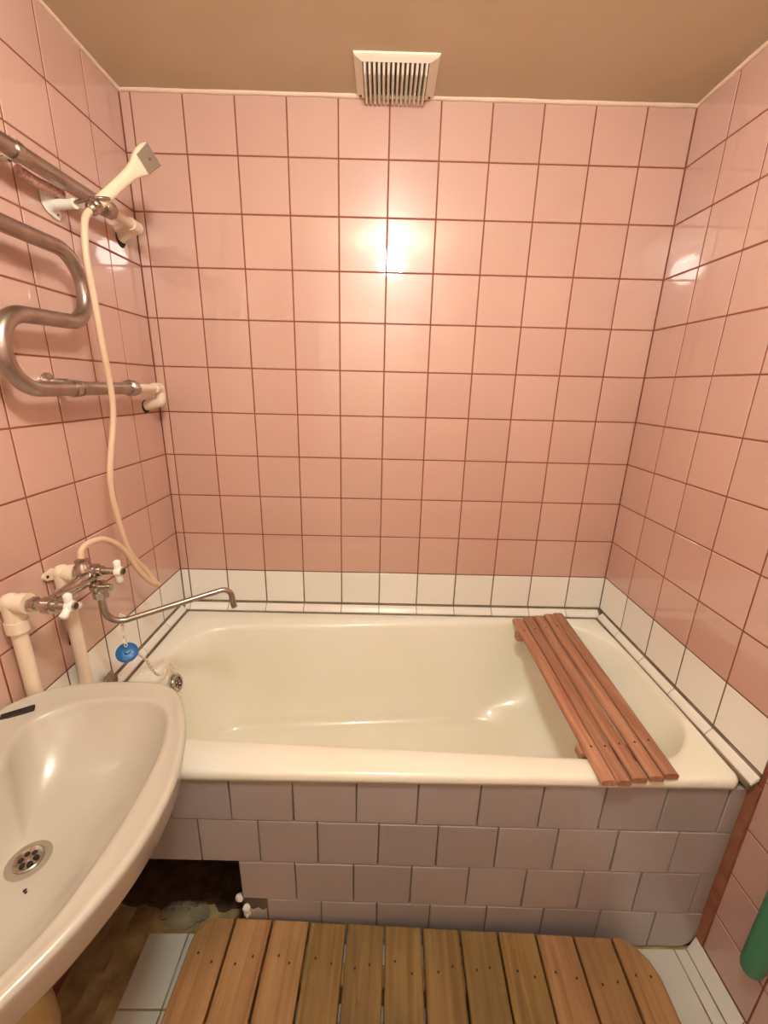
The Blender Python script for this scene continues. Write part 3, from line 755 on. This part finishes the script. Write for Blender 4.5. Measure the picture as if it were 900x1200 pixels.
bm = B(); tube(bm, fillet([(xr, -.235, 1.918), (xr, -.115, 1.918), (XL - .02, -.105, 1.908)], .02), .0125, 16); tube(bm, [(xr + .001, -.145, 1.918), (xr + .001, -.108, 1.917)], .0165, 16)
tube(bm, [(xr + .003, -.118, 1.921), (XL + .004, -.098, 1.897)], .0185, 16); smooth_angle(obj('plastic_elbow', bm, 'pp', rail), 50)
bm = B(); lathe(bm, (XL + .0005, -.097, 1.893), (1, 0, 0), [(0, .024), (.002, .022)], 20); obj('wall_hole', bm, 'dark', rail)
bm = B(); tube(bm, [(xr, -.235, 1.470), (xr, -.120, 1.470)], .0115, 16); tube(bm, [(xr, -.135, 1.470), (xr, -.098, 1.470)], .0155, 16)
tube(bm, fillet([(xr, -.105, 1.472), (xr - .002, -.092, 1.46), (xr - .004, -.094, 1.425), (XL + .003, -.090, 1.412)], .012), .0155, 16); smooth_angle(obj('plastic_elbow', bm, 'pp', rail), 50)
bm = B(); lathe(bm, (XL + .0005, -.088, 1.409), (1, 0, 0), [(0, .022), (.002, .020)], 20); obj('wall_hole', bm, 'dark', rail)
bm = B(); pts = [(.0, -.492, 1.900), (.001, -.45, 1.897), (.0, -.41, 1.900), (.0, -.372, 1.902)]
pts = catmull(pts, 6); tube(bm, pts, [.0105 + random.uniform(-.0008, .0008) for _ in pts], 14); smooth_angle(obj('wrapped_pipe', bm, 'speckle', rail), 60)

# ------------------------------------------------------------------ shower holder, shower head, hose
hold = thing('shower_holder', 'white plastic wall bracket holding the hand shower', 'bracket', (XL, -.376, 1.885))
bm = B(); pr = [(-.402, 1.906), (-.392, 1.920), (-.377, 1.918), (-.351, 1.884), (-.347, 1.866), (-.358, 1.853), (-.374, 1.856), (-.400, 1.886)]
r0 = [bm.verts.new((XL + .001, a, b)) for a, b in pr]; r1 = [bm.verts.new((XL + .007, a, b)) for a, b in pr]
for j in range(8): bm.faces.new((r0[j], r0[(j + 1) % 8], r1[(j + 1) % 8], r1[j]))
bm.faces.new(r0[::-1]); bm.faces.new(r1); pl_ = obj('wall_plate', bm, 'pp_white', hold)
for a, b in ((-.386, 1.909), (-.362, 1.866)):
    bm = B(); lathe(bm, (XL + .0065, a, b), (1, 0, 0), [(0, .0042), (.001, .0042)], 10); obj('screw_hole', bm, 'dark', pl_)
bm = B(); tube(bm, [(XL + .005, -.377, 1.884), (XL + .014, -.378, 1.884), (XL + .024, -.380, 1.879), (XL + .055, -.384, 1.879), (XL + .068, -.386, 1.880)], [.026, .018, .0115, .0100, .0108], 16); smooth_angle(obj('socket', bm, 'pp_white', hold), 60)
bm = B(); tube(bm, [(XL + .06, -.386, 1.880), (.078, -.388, 1.890)], .0042, 10)
tube(bm, [(.098 + .0185 * math.cos(a), -.388 + .0185 * math.sin(a), 1.891 + .006 * math.sin(a)) for a in [2 * math.pi * j / 20 for j in range(20)]], .0035, n=8, closed=True)
smooth_angle(obj('hook_arm', bm, 'chrome', hold), 60)

shower = thing('hand_shower', 'cream plastic hand shower resting in the wall bracket', 'hand shower', (.098, -.388, 1.87))
d = (Vector((.152, -.250, 2.030)) - Vector((.098, -.388, 1.885))).normalized(); b0 = Vector((.098, -.388, 1.885))
fn = Vector((.50, -.62, -.35)); fn = (fn - d * fn.dot(d)).normalized(); sd = d.cross(fn).normalized()
rings = []
for t, w, h, o in ((-.03, .008, .008, 0), (.0, .0125, .0125, 0), (.02, .0125, .012, 0), (.08, .0125, .0115, 0), (.125, .014, .0115, .0), (.150, .0175, .011, .001), (.168, .024, .0115, .002), (.185, .0285, .0125, .003), (.212, .0285, .0125, .003), (.222, .026, .0105, .002), (.226, .020, .006, .001)):
    c = b0 + d * t + fn * o; rings.append([])
    for q in range(20):
        a = 2 * math.pi * q / 20; ca, sa = math.cos(a), math.sin(a); pw = .6 if t > .14 else .85
        rings[-1].append(c + sd * (w * math.copysign(abs(ca) ** pw, ca)) + fn * (h * math.copysign(abs(sa) ** pw, sa)))
bm = B(); loft(bm, rings, cap_first=True); sb = obj('handle', bm, 'shower', shower); smooth_angle(sb, 50)
bm = B(); c = b0 + d * .193 + fn * .0145
f0 = [c + d * x + sd * y for x, y in ((-.027, -.021), (.026, -.0245), (.026, .0245), (-.027, .021))]
v0 = [bm.verts.new(p) for p in f0]; v1 = [bm.verts.new(c + (p - c) * .92 + fn * .0025) for p in f0]
for j in range(4): bm.faces.new((v0[j], v0[(j + 1) % 4], v1[(j + 1) % 4], v1[j]))
bm.faces.new(v1); bm.faces.new(v0[::-1]); fc = obj('spray_face', bm, 'shower_face', shower)
bm = B(); lathe(bm, c + fn * .002, fn, [(0, .004), (.0022, .003)], 12); obj('centre_screw', bm, 'chrome', fc)
bm = B(); lathe(bm, b0 - d * .012, -d, [(0, .0135), (.008, .0145), (.012, .0125), (.016, .0145), (.026, .0135), (.030, .010)], 16); smooth_angle(obj('hose_nut', bm, 'chrome', shower), 40)

hose_pts = [b0 - d * .030, b0 - d * .060 + Vector((0, 0, -.004)), (.083, -.443, 1.795), (.082, -.447, 1.745), (.080, -.440, 1.664), (.075, -.430, 1.565), (.068, -.413, 1.486), (.062, -.412, 1.402), (.056, -.449, 1.276), (.052, -.453, 1.208), (.050, -.440, 1.109), (.052, -.418, 1.022), (.062, -.382, .958), (.073, -.368, .920), (.083, -.364, .899), (.094, -.384, .910), (.090, -.412, .934), (.082, -.445, .988), (.074, -.478, 1.058), (.066, -.525, 1.104), (.058, -.567, 1.114), (.052, -.594, 1.106), (.050, -.600, 1.085)]
bm = B(); hp = catmull(hose_pts, 7); tube(bm, hp, .0073, 12)
ho = obj('shower_hose', bm, 'hose'); smooth_angle(ho, 60); tag(ho, 'cream rubber hose looping from the hand shower down to the tap', 'hose')

# ------------------------------------------------------------------ ceiling vent
vent = thing('ceiling_vent', 'ivory plastic ventilation grille on the ceiling at the wall edge', 'vent', (.775, -.085, ZC))
VX0, VX1, VY0, VY1 = .664, .886, -.170, -.006
bm = B(); zi = ZC - .013
o4 = [(VX0, VY0), (VX1, VY0), (VX1, VY1), (VX0, VY1)]; m4 = [(VX0 + .004, VY0 + .004), (VX1 - .004, VY0 + .004), (VX1 - .004, VY1 - .002), (VX0 + .004, VY1 - .002)]; i4 = [(VX0 + .022, VY0 + .015), (VX1 - .026, VY0 + .015), (VX1 - .026, VY1 - .008), (VX0 + .022, VY1 - .008)]
loft(bm, [at([Vector(p) for p in o4], ZC), at([Vector(p) for p in o4], ZC - .004), at([Vector(p) for p in m4], ZC - .007), at([Vector(p) for p in i4], zi), at([Vector(p) for p in i4], ZC - .002)], cap_last=True)
obj('frame', bm, 'vent', vent)
bm = B(); box(bm, VX0 + .021, VX1 - .025, VY0 + .014, VY1 - .007, ZC - .004, ZC - .0025); obj('cavity', bm, 'dark', vent)
ns = 14; w = (VX1 - VX0 - .048) / ns
sl_me = None
for k in range(ns):
    x = VX0 + .022 + w * (k + .5)
    if sl_me is None:
        bm = B(); y0, y1 = VY0 + .015, VY1 - .006
        prf = [(-w * .44, .0), (w * .44, .0), (w * .20, -.024), (-w * .20, -.024)]
        a = [bm.verts.new((p, y0, (q if q == 0 else q * .42))) for p, q in prf]; b = [bm.verts.new((p, y0 + .022, q)) for p, q in prf]; c = [bm.verts.new((p, y1, q)) for p, q in prf]
        for s, e in ((a, b), (b, c)):
            for j in range(4): bm.faces.new((s[j], s[(j + 1) % 4], e[(j + 1) % 4], e[j]))
        bm.faces.new(a[::-1]); bm.faces.new(c); bmesh.ops.recalc_face_normals(bm, faces=bm.faces)
        sl_me = bpy.data.meshes.new('slat'); bm.to_mesh(sl_me); bm.free(); sl_me.materials.append(M['vent'])
    o = bpy.data.objects.new('slat', sl_me); COL.objects.link(o); o.parent = vent; o.location = (x - .775, .085, -.002)
for x in (VX0 + .011, VX1 - .013):
    bm = B(); lathe(bm, (x, VY1 - .012, ZC - .0105), (0, 0, -1), [(0, .0035), (.0015, .0028)], 10); obj('screw', bm, 'nail', vent)

# ------------------------------------------------------------------ small things
g_ = thing('green_tube', 'green plastic tube hanging upright against the pink tiled wall', 'tube', (1.633, -.905, .225))
bm = B(); lathe(bm, (1.633, -.905, .222), (0, 0, 1), [(0, .010), (.004, .017), (.012, .0215), (.03, .0235), (.55, .0225), (.57, .020), (.58, .010)], 24); smooth_angle(obj('tube_body', bm, 'green', g_), 50)
bm = B(); tube(bm, [(1.633, -.905 + .012 * math.cos(a), .812 + .016 * math.sin(a)) for a in [2 * math.pi * j / 14 for j in range(14)]], .003, n=6, closed=True); obj('hanging_loop', bm, 'green', g_)
h_ = thing('wall_hook', 'small steel hook on the wall above the green tube', 'hook', (XR, -.905, .83))
bm = B(); lathe(bm, (XR - .001, -.905, .829), (-1, 0, 0), [(0, .012), (.004, .011)], 14); tube(bm, [(XR - .003, -.905, .829), (1.640, -.905, .823), (1.630, -.905, .822), (1.624, -.905, .829), (1.622, -.905, .838)], .0028, 8); smooth_angle(obj('hook', bm, 'steel', h_), 50)

bm = B(); bmesh.ops.create_icosphere(bm, subdivisions=3, radius=1)
for v in bm.verts:
    z = v.co.z; k = 1 - .35 * max(z, 0)
    v.co = Vector((XL + .018 + v.co.x * .012 * k, -.503 + v.co.y * .028 * k + .004 * math.sin(9 * z), .652 + z * (.036 if z > 0 else .014))) + Vector((random.uniform(-1, 1), random.uniform(-1, 1), random.uniform(-1, 1))) * .0016
pu = obj('putty_lump', bm, 'putty'); tag(pu, 'lump of grey-brown putty on the bath ledge by the wall', 'putty'); smooth_angle(pu, 70)

from mathutils import noise as mn
bm = B(); nx, ny = 22, 14; G = {}  # added crumpled sheet that imitates wet glints on the floor
for layer in (0, 1):
    for i in range(nx + 1):
        for j in range(ny + 1):
            u_ = i / nx * 2 - 1; w_ = j / ny * 2 - 1
            e_ = 1 - .22 * mn.noise(Vector((u_ * 2, w_ * 2, 5)))
            x_ = .212 + u_ * .072 * e_ * math.sqrt(1 - .45 * w_ * w_); y_ = -.692 + w_ * .036 * e_ * math.sqrt(1 - .45 * u_ * u_)
            f_ = max(0, 1 - max(abs(u_), abs(w_)) ** 3)
            h_ = f_ * (.010 + .016 * abs(mn.noise(Vector((u_ * 5, w_ * 4, 1)))) + random.uniform(0, .006))
            G[layer, i, j] = bm.verts.new((x_, y_, .0015 + (h_ if layer else 0) + layer * .0008))
for i in range(nx):
    for j in range(ny):
        bm.faces.new((G[1, i, j], G[1, i + 1, j], G[1, i + 1, j + 1], G[1, i, j + 1])); bm.faces.new((G[0, i, j], G[0, i, j + 1], G[0, i + 1, j + 1], G[0, i + 1, j]))
for i in range(nx):
    for j0 in (0, ny): bm.faces.new((G[0, i, j0], G[0, i + 1, j0], G[1, i + 1, j0], G[1, i, j0]))
for j in range(ny):
    for i0 in (0, nx): bm.faces.new((G[0, i0, j], G[0, i0, j + 1], G[1, i0, j + 1], G[1, i0, j]))
fl = obj('glint_sheet', bm, 'film'); tag(fl, 'crumpled clear sheet imitating wet glints on the dirty floor by the gap under the bathtub', 'glint sheet')
